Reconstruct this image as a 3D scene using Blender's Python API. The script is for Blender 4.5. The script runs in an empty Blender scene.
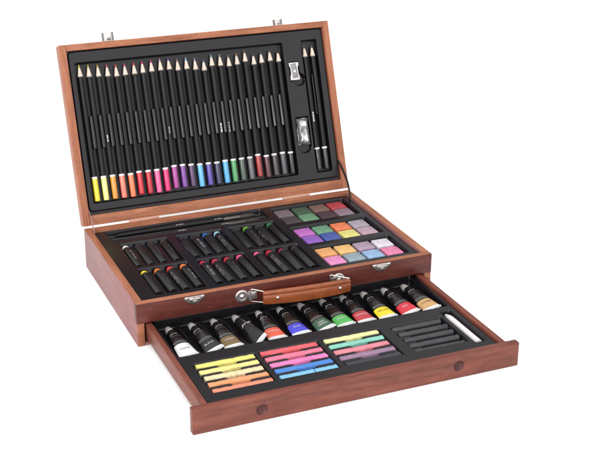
import bpy, bmesh, math, random
import numpy as np
from mathutils import Vector, Matrix

random.seed(7)
S = 0.01                                   # all measures below are centimetres
scene = bpy.context.scene
COL = scene.collection

# ------------------------------------------------------------------ camera
yaw, pitch, roll = 0.3989, 0.3885, 0.0044
fwd = Vector((math.sin(yaw)*math.cos(pitch), math.cos(yaw)*math.cos(pitch), -math.sin(pitch)))
right = Vector((math.cos(yaw), -math.sin(yaw), 0))
up = right.cross(fwd)
r2 = right*math.cos(roll) + up*math.sin(roll)
u2 = up*math.cos(roll) - right*math.sin(roll)
cam_d = bpy.data.cameras.new('camera')
cam = bpy.data.objects.new('camera', cam_d)
COL.objects.link(cam)
M = Matrix((r2, u2, -fwd)).transposed().to_4x4()
M.translation = Vector((-32.9056, -122.6938, 67.3494))*S
cam.matrix_world = M
cam_d.sensor_fit = 'HORIZONTAL'
cam_d.sensor_width = 36.0
cam_d.lens = 36.0*1236.4868/598.0
cam_d.shift_x = 9.34/598
cam_d.shift_y = -4.86/598
cam_d.clip_start = 0.05
cam_d.clip_end = 200
scene.camera = cam

# ------------------------------------------------------------------ light (white studio)
world = bpy.data.worlds.new('World')
scene.world = world
world.use_nodes = True
bg = world.node_tree.nodes['Background']
bg.inputs['Color'].default_value = (1.0, 1.0, 1.0, 1)
# studio room: bright towards the front and above, dimmer behind the set
wt = world.node_tree
wc = wt.nodes.new('ShaderNodeTexCoord')
wd = wt.nodes.new('ShaderNodeVectorMath')
wd.operation = 'DOT_PRODUCT'
wd.inputs[1].default_value = Vector((-0.30, -0.62, 0.73)).normalized()
wm = wt.nodes.new('ShaderNodeMapRange')
wm.interpolation_type = 'SMOOTHSTEP'
wm.inputs['From Min'].default_value = -0.35
wm.inputs['From Max'].default_value = 0.95
wm.inputs['To Min'].default_value = 0.55
wm.inputs['To Max'].default_value = 2.05
wt.links.new(wc.outputs['Generated'], wd.inputs[0])
wt.links.new(wd.outputs['Value'], wm.inputs['Value'])
wt.links.new(wm.outputs['Result'], bg.inputs['Strength'])


def area(name, loc, target, size, power, color=(1, 1, 1)):
    d = bpy.data.lights.new(name, 'AREA')
    d.shape = 'SQUARE'
    d.size = size
    d.energy = power
    d.color = color
    o = bpy.data.objects.new(name, d)
    COL.objects.link(o)
    o.location = loc
    o.rotation_euler = (Vector(target)-Vector(loc)).to_track_quat('-Z', 'Y').to_euler()
    return o


area('key_softbox', (-1.1, -0.75, 1.5), (0.2, 0.0, 0.05), 0.9, 14)
area('added_rib_fill', (-1.5, -1.6, 0.62), (0.15, 0.15, 0.12), 0.42, 11)  # added fill lamp, brightens the lid ribs and pencil highlights

scene.view_settings.view_transform = 'Standard'
scene.view_settings.look = 'None'
scene.view_settings.exposure = 0
scene.view_settings.gamma = 1
scene.cycles.use_denoising = True
scene.cycles.max_bounces = 8
scene.render.film_transparent = False


# ------------------------------------------------------------------ materials
def srgb(r, g, b):
    f = lambda c: (c/12.92 if c <= 0.04045 else ((c+0.055)/1.055)**2.4)
    return (f(r/255), f(g/255), f(b/255), 1)


def principled(name):
    m = bpy.data.materials.new(name)
    m.use_nodes = True
    nt = m.node_tree
    return m, nt, nt.nodes['Principled BSDF']


def node(nt, t, **kw):
    n = nt.nodes.new(t)
    for k, v in kw.items():
        setattr(n, k, v)
    return n


def ramp(nt, stops):
    n = nt.nodes.new('ShaderNodeValToRGB')
    e = n.color_ramp.elements
    while len(e) < len(stops):
        e.new(0.5)
    for i, (p, c) in enumerate(stops):
        e[i].position = p
        e[i].color = c if len(c) == 4 else (*c, 1)
    return n


def noise(nt, scale, detail=4, rough=0.55, vec=None, dist=0.0):
    n = nt.nodes.new('ShaderNodeTexNoise')
    n.inputs['Scale'].default_value = scale
    n.inputs['Detail'].default_value = detail
    n.inputs['Roughness'].default_value = rough
    n.inputs['Distortion'].default_value = dist
    if vec is not None:
        nt.links.new(vec, n.inputs['Vector'])
    return n


def wood(name, dark, mid, light, rough=0.46, coat=0.04):
    """stained wood: UV runs in centimetres, U along the grain"""
    m, nt, b = principled(name)
    L = nt.links.new
    uv = node(nt, 'ShaderNodeUVMap')
    mp = node(nt, 'ShaderNodeMapping')
    mp.inputs['Scale'].default_value = (0.17, 1.6, 1)
    L(uv.outputs['UV'], mp.inputs['Vector'])
    n1 = noise(nt, 1.0, 5, 0.6, mp.outputs['Vector'], 0.6)
    mp2 = node(nt, 'ShaderNodeMapping')
    mp2.inputs['Scale'].default_value = (0.55, 9, 1)
    L(uv.outputs['UV'], mp2.inputs['Vector'])
    n2 = noise(nt, 1.0, 3, 0.6, mp2.outputs['Vector'])
    mp3 = node(nt, 'ShaderNodeMapping')
    mp3.inputs['Scale'].default_value = (0.25, 0.35, 1)
    L(uv.outputs['UV'], mp3.inputs['Vector'])
    n3 = noise(nt, 1.0, 2, 0.5, mp3.outputs['Vector'])
    mix = node(nt, 'ShaderNodeMath', operation='MULTIPLY_ADD')
    L(n2.outputs['Fac'], mix.inputs[0])
    mix.inputs[1].default_value = 0.50
    L(n1.outputs['Fac'], mix.inputs[2])
    mix2 = node(nt, 'ShaderNodeMath', operation='MULTIPLY_ADD')
    L(n3.outputs['Fac'], mix2.inputs[0])
    mix2.inputs[1].default_value = 0.36
    L(mix.outputs[0], mix2.inputs[2])
    cr = ramp(nt, [(0.66, dark), (0.95, mid), (1.22, light)])
    sc = node(nt, 'ShaderNodeMath', operation='MULTIPLY')
    sc.inputs[1].default_value = 0.75
    L(mix2.outputs[0], sc.inputs[0])
    cr.color_ramp.elements[0].position = 0.50
    cr.color_ramp.elements[1].position = 0.70
    cr.color_ramp.elements[2].position = 0.92
    L(sc.outputs[0], cr.inputs['Fac'])
    # pores: short thin dark dashes along the grain
    mp4 = node(nt, 'ShaderNodeMapping')
    mp4.inputs['Scale'].default_value = (1.3, 13, 1)
    L(uv.outputs['UV'], mp4.inputs['Vector'])
    n4 = noise(nt, 1.0, 2, 0.5, mp4.outputs['Vector'])
    pr = ramp(nt, [(0.30, (0.50, 0.46, 0.44, 1)), (0.43, (1, 1, 1, 1))])
    L(n4.outputs['Fac'], pr.inputs['Fac'])
    mul = node(nt, 'ShaderNodeMix', data_type='RGBA', blend_type='MULTIPLY')
    mul.inputs[0].default_value = 0.8
    L(cr.outputs['Color'], mul.inputs[6])
    L(pr.outputs['Color'], mul.inputs[7])
    L(mul.outputs[2], b.inputs['Base Color'])
    b.inputs['Roughness'].default_value = rough
    b.inputs['Specular IOR Level'].default_value = 0.30
    b.inputs['Coat Weight'].default_value = coat
    b.inputs['Coat Roughness'].default_value = 0.25
    bump = node(nt, 'ShaderNodeBump')
    bump.inputs['Strength'].default_value = 0.12
    bump.inputs['Distance'].default_value = 0.0006
    L(n2.outputs['Fac'], bump.inputs['Height'])
    L(bump.outputs['Normal'], b.inputs['Normal'])
    return m


def plain(name, col, rough=0.5, metal=0.0, spec=0.5, var=0.0, vscale=300, bump=0.0, bscale=900, coat=0.0):
    m, nt, b = principled(name)
    L = nt.links.new
    b.inputs['Roughness'].default_value = rough
    b.inputs['Metallic'].default_value = metal
    b.inputs['Specular IOR Level'].default_value = spec
    b.inputs['Coat Weight'].default_value = coat
    b.inputs['Base Color'].default_value = col
    tc = node(nt, 'ShaderNodeTexCoord')
    if var:
        n = noise(nt, vscale, 5, 0.6, tc.outputs['Object'])
        lo = tuple(max(0, c*(1-var)) for c in col[:3])+(1,)
        hi = tuple(min(1, c*(1+var)) for c in col[:3])+(1,)
        cr = ramp(nt, [(0.3, lo), (0.7, hi)])
        L(n.outputs['Fac'], cr.inputs['Fac'])
        L(cr.outputs['Color'], b.inputs['Base Color'])
    if bump:
        n = noise(nt, bscale, 3, 0.6, tc.outputs['Object'])
        bp = node(nt, 'ShaderNodeBump')
        bp.inputs['Strength'].default_value = bump
        bp.inputs['Distance'].default_value = 0.0005
        L(n.outputs['Fac'], bp.inputs['Height'])
        L(bp.outputs['Normal'], b.inputs['Normal'])
    return m


K = 0.66     # pigments: surface colour that photographs as the given sRGB value under this light


def tint(rgb, k=K):
    c = srgb(*rgb)
    return (c[0]*k, c[1]*k, c[2]*k, 1)


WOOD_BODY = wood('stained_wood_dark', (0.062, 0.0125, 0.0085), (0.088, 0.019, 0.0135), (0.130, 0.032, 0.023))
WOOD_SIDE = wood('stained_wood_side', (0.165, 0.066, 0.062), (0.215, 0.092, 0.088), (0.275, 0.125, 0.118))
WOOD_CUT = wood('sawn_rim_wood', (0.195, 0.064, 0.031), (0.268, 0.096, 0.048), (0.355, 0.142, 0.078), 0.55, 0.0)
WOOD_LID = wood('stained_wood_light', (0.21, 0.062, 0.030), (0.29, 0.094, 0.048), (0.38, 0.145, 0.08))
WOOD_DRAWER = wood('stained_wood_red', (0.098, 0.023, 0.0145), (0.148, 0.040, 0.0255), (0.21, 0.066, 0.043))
WOOD_FINGER_RECESS = plain('wood_recess', (0.052, 0.0095, 0.006, 1), 0.6, var=0.6, vscale=200)  # darker wood tone for the inside of the finger recesses
PLASTIC = plain('black_plastic', (0.0055, 0.0046, 0.0064, 1), 0.30, spec=0.36, var=0.15, vscale=40, bump=0.06, bscale=2500)
RIBPLASTIC = plain('satin_black_plastic', (0.008, 0.0072, 0.009, 1), 0.29, spec=0.5)
METAL = plain('nickel', (0.60, 0.56, 0.54, 1), 0.30, metal=0.95, var=0.22, vscale=300)
METAL_MID = plain('worn_nickel', (0.50, 0.47, 0.45, 1), 0.34, metal=0.9, var=0.25, vscale=300)
METAL_DARK = plain('dark_nickel', (0.16, 0.15, 0.15, 1), 0.3, metal=1.0, var=0.2, vscale=300)
METAL_DULL = plain('hinge_metal', (0.62, 0.40, 0.31, 1), 0.5, metal=0.5, var=0.1, vscale=300)
LEATHER = plain('tan_leather', (0.215, 0.052, 0.014, 1), 0.38, var=0.22, vscale=110, bump=0.55, bscale=420)
LEATHER_EDGE = plain('leather_edge', (0.16, 0.04, 0.012, 1), 0.5, var=0.2, vscale=200)
RIBBON = plain('black_ribbon', (0.02, 0.014, 0.012, 1), 0.7, bump=0.2, bscale=2000)
RIBBON_LIT = plain('lit_black_ribbon', (0.22, 0.13, 0.12, 1), 0.5, var=0.2)  # same black ribbon on the left, its highlight put into a paler colour
BARREL = plain('black_lacquer', (0.004, 0.0037, 0.0045, 1), 0.36, spec=0.26, var=0.2, vscale=60)
BAREWOOD = plain('sharpened_wood', (0.50, 0.415, 0.345, 1), 0.7, var=0.10, vscale=500)
WHITEPAINT = plain('white_paint', (0.60, 0.58, 0.57, 1), 0.4, var=0.05)
INK = plain('white_ink', (0.46, 0.45, 0.44, 1), 0.5, var=0.05)
INK_SOFT = plain('worn_ink', (0.27, 0.26, 0.26, 1), 0.45, var=0.5, vscale=900)
INK_GREY = plain('grey_ink', (0.20, 0.19, 0.19, 1), 0.5, var=0.1)
INK_DARK = plain('dark_ink', (0.03, 0.03, 0.035, 1), 0.5, var=0.1)
WRAP = plain('black_wrapper', (0.0055, 0.0048, 0.0052, 1), 0.36, var=0.3, vscale=120, bump=0.15, bscale=400)
TUBEBLACK = plain('tube_black', (0.005, 0.005, 0.0055, 1), 0.16, var=0.2, vscale=100, bump=0.6, bscale=170)
TUBEGREY = plain('tube_grey', (0.075, 0.07, 0.07, 1), 0.4, var=0.15, vscale=200)
TUBEWHITE = plain('tube_white', (0.50, 0.50, 0.50, 1), 0.3, var=0.05, vscale=120, bump=0.5, bscale=190)
CAP = plain('grey_cap', (0.26, 0.248, 0.24, 1), 0.4, var=0.06)
PAPER = plain('white_paper', (0.56, 0.53, 0.55, 1), 0.7, var=0.06, vscale=300, bump=0.1, bscale=800)
CHARCOAL = plain('charcoal', (0.026, 0.024, 0.0275, 1), 0.42, var=0.4, vscale=220, bump=0.3, bscale=600)
BRISTLE = plain('dark_bristle', (0.02, 0.016, 0.014, 1), 0.6, var=0.5, vscale=900)
GROUND = plain('white_surface', (0.9, 0.9, 0.9, 1), 0.8, spec=0.1, var=0.004, vscale=20)


def colour_mats(prefix, cols, rough, var, bump, vscale=250, k=K, coat=0.0, bscale=900):
    return [plain(prefix, tint(c, k), rough, var=var, vscale=vscale, bump=bump, coat=coat, bscale=bscale) for c in cols]


# ------------------------------------------------------------------ mesh helpers
def link(name, me, mats=(), parent=None):
    o = bpy.data.objects.new(name, me)
    for m in (mats if isinstance(mats, (list, tuple)) else [mats]):
        me.materials.append(m)
    COL.objects.link(o)
    if parent is not None:
        o.parent = parent
    return o


def from_bm(name, bm, mat, parent=None, smooth=True, angle=35):
    bmesh.ops.recalc_face_normals(bm, faces=bm.faces)
    for v in bm.verts:
        v.co *= S
    me = bpy.data.meshes.new(name)
    bm.to_mesh(me)
    bm.free()
    if smooth:
        me.shade_smooth()
        me.set_sharp_from_angle(angle=math.radians(angle))
    return link(name, me, mat, parent)


def box_bm(x0, x1, y0, y1, z0, z1, bevel=0.07, seg=2, bm=None):
    t = bmesh.new()
    bmesh.ops.create_cube(t, size=1)
    for v in t.verts:
        v.co = Vector(((x0+x1)/2+v.co.x*(x1-x0), (y0+y1)/2+v.co.y*(y1-y0), (z0+z1)/2+v.co.z*(z1-z0)))
    if bevel:
        bmesh.ops.bevel(t, geom=list(t.edges), offset=bevel, segments=seg, profile=0.5, affect='EDGES')
    if bm is None:
        return t
    merge(bm, t)
    return bm


def merge(bm, t):
    me = bpy.data.meshes.new('tmp')
    t.to_mesh(me)
    t.free()
    bm.from_mesh(me)
    bpy.data.meshes.remove(me)


def grain_uv(bm, axis):
    """UV in cm, U along `axis`, with an offset of its own for each piece"""
    uvl = bm.loops.layers.uv.verify()
    ou, ov = random.uniform(0, 300), random.uniform(0, 300)
    a = axis
    b, c = [i for i in range(3) if i != a]
    bm.normal_update()
    for f in bm.faces:
        n = [abs(x) for x in f.normal]
        for lp in f.loops:
            p = lp.vert.co
            if n[a] > 0.8:
                lp[uvl].uv = (ou+p[b]*0.3, ov+p[c]*1.0+p[b]*0.2)
            else:
                lp[uvl].uv = (ou+p[a], ov+p[b]+p[c])


def wood_box(name, dims, mat, parent, bevel=0.07, axis=None):
    x0, x1, y0, y1, z0, z1 = dims
    bm = box_bm(*dims, bevel=bevel)
    d = [x1-x0, y1-y0, z1-z0]
    bmesh.ops.recalc_face_normals(bm, faces=bm.faces)
    grain_uv(bm, d.index(max(d)) if axis is None else axis)
    return from_bm(name, bm, mat, parent)


def sawn(o, test, mat):
    """the rim where lid and box were sawn apart is paler than the stained outside"""
    me = o.data
    me.materials.append(mat)
    for p in me.polygons:
        if test(p.center/S, p.normal):
            p.material_index = len(me.materials)-1
    return o


def lathe(profile, seg=20, bm=None, axis='Y'):
    """profile: (r, h) list turned about the axis; r = 0 closes the end"""
    t = bm or bmesh.new()
    rings = []
    for r, h in profile:
        if r <= 1e-6:
            rings.append([t.verts.new((0, h, 0))])
        else:
            rings.append([t.verts.new((r*math.cos(2*math.pi*i/seg), h, r*math.sin(2*math.pi*i/seg))) for i in range(seg)])
    for A, B in zip(rings, rings[1:]):
        for i in range(seg):
            j = (i+1) % seg
            if len(A) == 1 and len(B) == 1:
                continue
            if len(A) == 1:
                t.faces.new((A[0], B[j], B[i]))
            elif len(B) == 1:
                t.faces.new((A[i], A[j], B[0]))
            else:
                t.faces.new((A[i], A[j], B[j], B[i]))
    for R_ in (rings[0], rings[-1]):
        if len(R_) > 2:
            try:
                t.faces.new(R_)
            except ValueError:
                pass
    if axis == 'Z':
        for v in t.verts:
            v.co = Vector((v.co.x, -v.co.z, v.co.y))
    if axis == 'X':
        for v in t.verts:
            v.co = Vector((v.co.y, -v.co.x, v.co.z))
    return t


def tube_bm(pts, r, seg=8, bm=None, closed=False):
    """round wire along a polyline"""
    t = bm or bmesh.new()
    pts = [Vector(p) for p in pts]
    n = len(pts)
    rings = []
    prev = None
    for i, p in enumerate(pts):
        if closed:
            d = pts[(i+1) % n]-pts[i-1]
        else:
            d = pts[min(i+1, n-1)]-pts[max(i-1, 0)]
        d.normalize()
        ref = Vector((0, 0, 1)) if abs(d.z) < 0.9 else Vector((1, 0, 0))
        a = d.cross(ref).normalized() if prev is None else (prev-d*prev.dot(d)).normalized()
        prev = a
        b = d.cross(a)
        rings.append([t.verts.new(p+(a*math.cos(2*math.pi*k/seg)+b*math.sin(2*math.pi*k/seg))*r) for k in range(seg)])
    m = n if closed else n-1
    for i in range(m):
        A, B = rings[i], rings[(i+1) % n]
        for k in range(seg):
            q = (k+1) % seg
            t.faces.new((A[k], A[q], B[q], B[k]))
    if not closed:
        t.faces.new(rings[0])
        t.faces.new(rings[-1])
    return t


def prism(poly, y0, y1, bevel=0.0):
    """polygon in the XZ plane extruded along Y"""
    t = bmesh.new()
    A = [t.verts.new((x, y0, z)) for x, z in poly]
    B = [t.verts.new((x, y1, z)) for x, z in poly]
    t.faces.new(A)
    t.faces.new(B[::-1])
    n = len(poly)
    for i in range(n):
        t.faces.new((A[i], B[i], B[(i+1) % n], A[(i+1) % n]))
    if bevel:
        bmesh.ops.recalc_face_normals(t, faces=t.faces)
        bmesh.ops.bevel(t, geom=list(t.edges), offset=bevel, segments=2, profile=0.5, affect='EDGES')
    return t


_dg = None


def text_geo(body, size, shear=0.0):
    """flat text as (verts, faces) in cm, centred on the origin in its own XY plane"""
    cu = bpy.data.curves.new('txt', 'FONT')
    cu.body = body
    cu.size = size
    cu.shear = shear
    cu.align_x = 'CENTER'
    cu.align_y = 'CENTER'
    cu.resolution_u = 2
    o = bpy.data.objects.new('txt', cu)
    COL.objects.link(o)
    bpy.context.view_layer.update()
    dg = bpy.context.evaluated_depsgraph_get()
    me = bpy.data.meshes.new_from_object(o.evaluated_get(dg))
    v = [tuple(p.co) for p in me.vertices]
    f = [tuple(p.vertices) for p in me.polygons]
    bpy.data.objects.remove(o)
    bpy.data.curves.remove(cu)
    bpy.data.meshes.remove(me)
    return v, f


def mapped(name, pieces, mat, parent):
    """pieces: [(verts, faces)] already placed (cm) -> one thin lettering mesh"""
    V, F = [], []
    for v, f in pieces:
        k = len(V)
        V += [tuple(c*S for c in p) for p in v]
        F += [tuple(i+k for i in q) for q in f]
    me = bpy.data.meshes.new(name)
    me.from_pydata(V, [], F)
    return link(name, me, mat, parent)


def empty(name, loc=(0, 0, 0), label=None, cat=None, group=None):
    o = bpy.data.objects.new(name, None)
    COL.objects.link(o)
    o.location = Vector(loc)*S
    o.empty_display_size = 0.01
    tag(o, label, cat, group)
    return o


def tag(o, label=None, cat=None, group=None, kind=None):
    for k, v in (('label', label), ('category', cat), ('group', group), ('kind', kind)):
        if v:
            o[k] = v
    return o


def copy_tree(o, parent=None):
    c = o.copy()
    COL.objects.link(c)
    c.parent = parent
    for ch in list(o.children):
        copy_tree(ch, c)
    return c


def base_name(o):
    return o.name.split('.')[0]


def paint(o, part, mat):
    for ch in o.children:
        if base_name(ch) == part:
            ch.material_slots[0].link = 'OBJECT'
            ch.material_slots[0].material = mat


# ------------------------------------------------------------------ height fields (vacuum formed trays)
def rrect(X, Y, x0, x1, y0, y1, r=0.25):
    cx, cy, hx, hy = (x0+x1)/2, (y0+y1)/2, (x1-x0)/2, (y1-y0)/2
    qx = np.abs(X-cx)-(hx-r)
    qy = np.abs(Y-cy)-(hy-r)
    return np.minimum(np.maximum(qx, qy), 0)+np.hypot(np.maximum(qx, 0), np.maximum(qy, 0))-r


def press(Z, sdf, z, w=0.1):
    t = np.clip(-sdf/w, 0, 1)
    t = t*t*(3-2*t)
    return Z*(1-t)+z*t


def heightfield(name, x0, x1, y0, y1, res, func, mat, parent):
    nx, ny = int((x1-x0)/res)+1, int((y1-y0)/res)+1
    xs, ys = np.linspace(x0, x1, nx), np.linspace(y0, y1, ny)
    X, Y = np.meshgrid(xs, ys)
    Z = func(X, Y)
    co = np.stack([X, Y, Z], -1).reshape(-1, 3)*S
    idx = np.arange(nx*ny).reshape(ny, nx)
    q = np.stack([idx[:-1, :-1], idx[:-1, 1:], idx[1:, 1:], idx[1:, :-1]], -1).reshape(-1, 4)
    me = bpy.data.meshes.new(name)
    me.vertices.add(len(co))
    me.vertices.foreach_set('co', co.astype(np.float32).ravel())
    me.loops.add(q.size)
    me.loops.foreach_set('vertex_index', q.astype(np.int32).ravel())
    me.polygons.add(len(q))
    me.polygons.foreach_set('loop_start', np.arange(0, q.size, 4, dtype=np.int32))
    me.update(calc_edges=True)
    me.validate()
    me.shade_smooth()
    return link(name, me, mat, parent)


# ------------------------------------------------------------------ setting
bm = bmesh.new()
bmesh.ops.create_grid(bm, x_segments=8, y_segments=8, size=3000)
for v in bm.verts:
    v.co.z = -0.02
g = from_bm('table_surface', bm, GROUND, smooth=False)
g['kind'] = 'structure'

# ------------------------------------------------------------------ the case
W, D, H = 38.0, 24.14, 5.39
PZ = 2.89                                   # underside of the fixed front panel
LA, LL, LT, HZ = 1.9205, 23.46, 1.86, 0.3943
case = empty('art_case', (W/2, D/2, 0), 'open wooden art set case with raised lid and pulled out drawer', 'art case')


def at_case(o):
    o.location = Vector((-W/2, -D/2, 0))*S
    return o


# side walls (L shaped: low in front, where the drawer closes), back wall, base, fixed front panel
for side in (0, 1):
    xa, xb = (0, 0.88) if side == 0 else (W-0.88, W)
    t = bmesh.new()
    poly = [(0.03, 0), (D, 0), (D, H), (0.90, H), (0.90, PZ-0.01), (0.03, PZ-0.01)]
    A = [t.verts.new((xa, y, z)) for y, z in poly]
    B = [t.verts.new((xb, y, z)) for y, z in poly]
    t.faces.new(A)
    t.faces.new(B[::-1])
    for i in range(6):
        t.faces.new((A[i], B[i], B[(i+1) % 6], A[(i+1) % 6]))
    bmesh.ops.recalc_face_normals(t, faces=t.faces)
    bmesh.ops.bevel(t, geom=list(t.edges), offset=0.06, segments=2, profile=0.5, affect='EDGES')
    grain_uv(t, 1)
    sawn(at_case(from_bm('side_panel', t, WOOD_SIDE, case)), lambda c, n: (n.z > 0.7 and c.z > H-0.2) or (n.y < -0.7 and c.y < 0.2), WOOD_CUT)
sawn(at_case(wood_box('back_panel', (0.89, W-0.89, D-0.9, D-0.01, 0.02, H-0.005), WOOD_SIDE, case, 0.05)), lambda c, n: n.z > 0.7 or n.y < -0.7, WOOD_CUT)
at_case(wood_box('base_panel', (0.89, W-0.89, 0.06, D-0.91, 0.02, 0.32), WOOD_SIDE, case, 0.04))
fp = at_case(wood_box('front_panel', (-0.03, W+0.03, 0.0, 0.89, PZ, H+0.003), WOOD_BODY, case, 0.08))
sawn(fp, lambda c, n: n.z > 0.6, WOOD_CUT)

# latches on the front panel
for lx, nm in ((5.70, 0), (29.75, 1)):
    poly = [(lx, 5.26), (lx+2.45, 5.26), (lx+2.45, 4.92), (lx+1.95, 4.55), (lx+1.55, 4.30), (lx+0.9, 4.30), (lx+0.5, 4.55), (lx, 4.92)]
    lt = at_case(from_bm('latch', prism(poly, -0.13, -0.005, 0.03), METAL, case))
    t = box_bm(lx+0.55, lx+1.9, -0.36, -0.13, 4.86, 5.06, 0.06)
    box_bm(lx+0.95, lx+1.5, -0.30, -0.13, 4.42, 4.86, 0.06, bm=t)
    from_bm('catch', t, METAL, lt)
    for rx in (0.28, 2.17):
        t = lathe([(0, -0.22), (0.10, -0.2), (0.17, -0.13)], 12)
        for v in t.verts:
            v.co += Vector((lx+rx, 0, 5.08))
        from_bm('rivet', t, METAL, lt)

# carrying handle: two round plates with bails, and a leather strap
hd = empty('handle')
hd.parent = case
at_case(hd)


def off(t, d):
    for v in t.verts:
        v.co += Vector(d)
    return t


def disc(r, d0, d1, seg=28):
    return lathe([(0, d0-0.13), (r*0.16, d0-0.12), (r*0.27, d0-0.05), (r*0.29, d0), (r*0.40, d0+0.035), (r*0.52, d0), (r*0.85, d0), (r*0.95, d0+0.04), (r, d0+0.1), (r, d1)], seg)


for px in (12.75, 25.2):
    pl = from_bm('mount_plate', off(disc(0.84, -0.18, -0.004), (px, 0, 4.13)), METAL, hd)
    if px < 20:
        from_bm('plate_tab', box_bm(px+0.78, px+1.32, -0.16, -0.01, 3.55, 4.70, 0.04), METAL_MID, hd)
for pts in ([(13.95, -0.12, 4.90), (13.80, -0.2, 4.83), (13.75, -0.2, 3.45), (13.95, -0.2, 3.38), (15.5, -1.0, 3.25), (15.5, -1.0, 4.62), (13.95, -0.12, 4.90)],
            [(24.2, -0.2, 4.98), (24.05, -0.2, 4.90), (24.05, -0.2, 3.6), (24.2, -0.2, 3.5), (26.0, -1.45, 3.35), (26.0, -1.45, 4.75), (24.2, -0.2, 4.98)]):
    from_bm('bail_ring', tube_bm(pts[:-1], 0.085, 8, closed=True), METAL, hd)
    mx = pts[2][0]
    bb = box_bm(mx+0.1, mx+0.85, -0.32, -0.06, 3.70, 4.62, 0.09)
    from_bm('hinge_tongue', bb, METAL, hd)


def strap_path(u):
    a, b, c = Vector((15.05, -1.0, 3.97)), Vector((20.6, -3.0, 4.42)), Vector((25.95, -1.55, 3.95))
    return a*(1-u)**2+b*2*u*(1-u)+c*u*u


t = bmesh.new()
rings = []
N = 36
for i in range(N+1):
    u = i/N
    p = strap_path(u)
    d = (strap_path(min(1, u+0.01))-strap_path(max(0, u-0.01))).normalized()
    n = Vector((d.y, -d.x, 0)).normalized()          # outward
    h = 0.76+0.18*math.sin(math.pi*u)**0.45
    prof = []
    for (nn, zz) in [(-0.22, -h*0.92), (-0.10, -h), (0.12, -h), (0.24, -h*0.93), (0.30, -h*0.6), (0.33, -h*0.1), (0.32, h*0.34), (0.24, h*0.42),
                     (0.25, h*0.50), (0.29, h*0.58), (0.24, h*0.9), (0.10, h), (-0.10, h), (-0.22, h*0.92)]:
        prof.append(t.verts.new(p+n*nn+Vector((0, 0, zz))))
    rings.append(prof)
for A, B in zip(rings, rings[1:]):
    for k in range(len(A)):
        q = (k+1) % len(A)
        t.faces.new((A[k], A[q], B[q], B[k]))
t.faces.new(rings[0])
t.faces.new(rings[-1])
st = from_bm('strap', t, LEATHER, hd, angle=50)
for u in (0.145, 0.855):
    p = strap_path(u)
    d = (strap_path(u+0.01)-strap_path(u-0.01)).normalized()
    n = Vector((d.y, -d.x, 0)).normalized()
    t = lathe([(0, 0.20), (0.12, 0.17), (0.20, 0.09), (0.22, 0.0)], 14)
    mat = Matrix((d, n, Vector((0, 0, 1)))).transposed()
    for v in t.verts:
        v.co = mat @ v.co + p + n*0.33
    from_bm('rivet', t, METAL, st)

# hinges bridging the gap behind
for xa, xb in ((6.1, 10.2), (28.0, 32.0)):
    t = tube_bm([(xa, D+0.16, H+0.19), (xb, D+0.16, H+0.19)], 0.19, 10)
    box_bm(xa, xb, D+0.02, D+0.10, H-1.1, H+0.1, 0.02, bm=t)
    at_case(from_bm('hinge', t, METAL_DULL, case))

# ------------------------------------------------------------------ lid (own frame: x, s from the hinge, z out of the opening)
lid_M = Matrix(((1, 0, 0), (0, -math.cos(LA), math.sin(LA)), (0, -math.sin(LA), -math.cos(LA)))).transposed().to_4x4()
lid_M.translation = Vector((0, D, H+HZ))*S
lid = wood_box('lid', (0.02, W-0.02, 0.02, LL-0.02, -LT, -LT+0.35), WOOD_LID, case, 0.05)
lid.location = (0, 0, 0)
lid.matrix_local = Matrix.Translation(Vector((-W/2, -D/2, 0))*S) @ lid_M
RW = 0.93
sawn(wood_box('side_rail', (0, RW, -0.11, LL, -LT+0.36, 0), WOOD_LID, lid, 0.09), lambda c, n: n.z > 0.7, WOOD_CUT)
sawn(wood_box('side_rail', (W-RW, W, -0.11, LL, -LT+0.36, 0), WOOD_LID, lid, 0.09), lambda c, n: n.z > 0.7, WOOD_CUT)
sawn(wood_box('top_rail', (RW+0.005, W-RW-0.005, LL-0.84, LL-0.004, -LT+0.36, -0.004), WOOD_LID, lid, 0.07), lambda c, n: n.z > 0.7, WOOD_CUT)
sawn(wood_box('bottom_rail', (RW+0.005, W-RW-0.005, -0.106, 1.22, -LT+0.36, -0.004), WOOD_LID, lid, 0.07), lambda c, n: n.z > 0.7, WOOD_CUT)

for xa, xb, s1 in ((5.95, 7.5, 24.62), (30.05, 31.35, 24.30)):
    hh = s1-LL
    t = box_bm(xa, xb, LL-0.02, LL+0.08, -1.45, -0.15, 0.03)
    box_bm(xa+0.22, xb-0.22, LL+0.06, LL+hh*0.92, -0.78, -0.50, 0.07, bm=t)
    hp = from_bm('hasp', t, METAL_MID, lid)
    t = box_bm(xa, xa+0.24, LL+0.06, LL+hh, -0.80, -0.42, 0.06)
    box_bm(xb-0.26, xb, LL+0.06, LL+hh, -0.80, -0.42, 0.06, bm=t)
    box_bm(xa+0.62, xb-0.42, LL+0.09, LL+hh*0.38, -0.60, -0.44, 0.04, bm=t)
    from_bm('hasp_loop', t, METAL_DARK, hp)

TL = -0.25          # lid tray surface
PEN = [2.45+1.206*i for i in range(24)]
GPEN = [34.22, 35.38]


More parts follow.
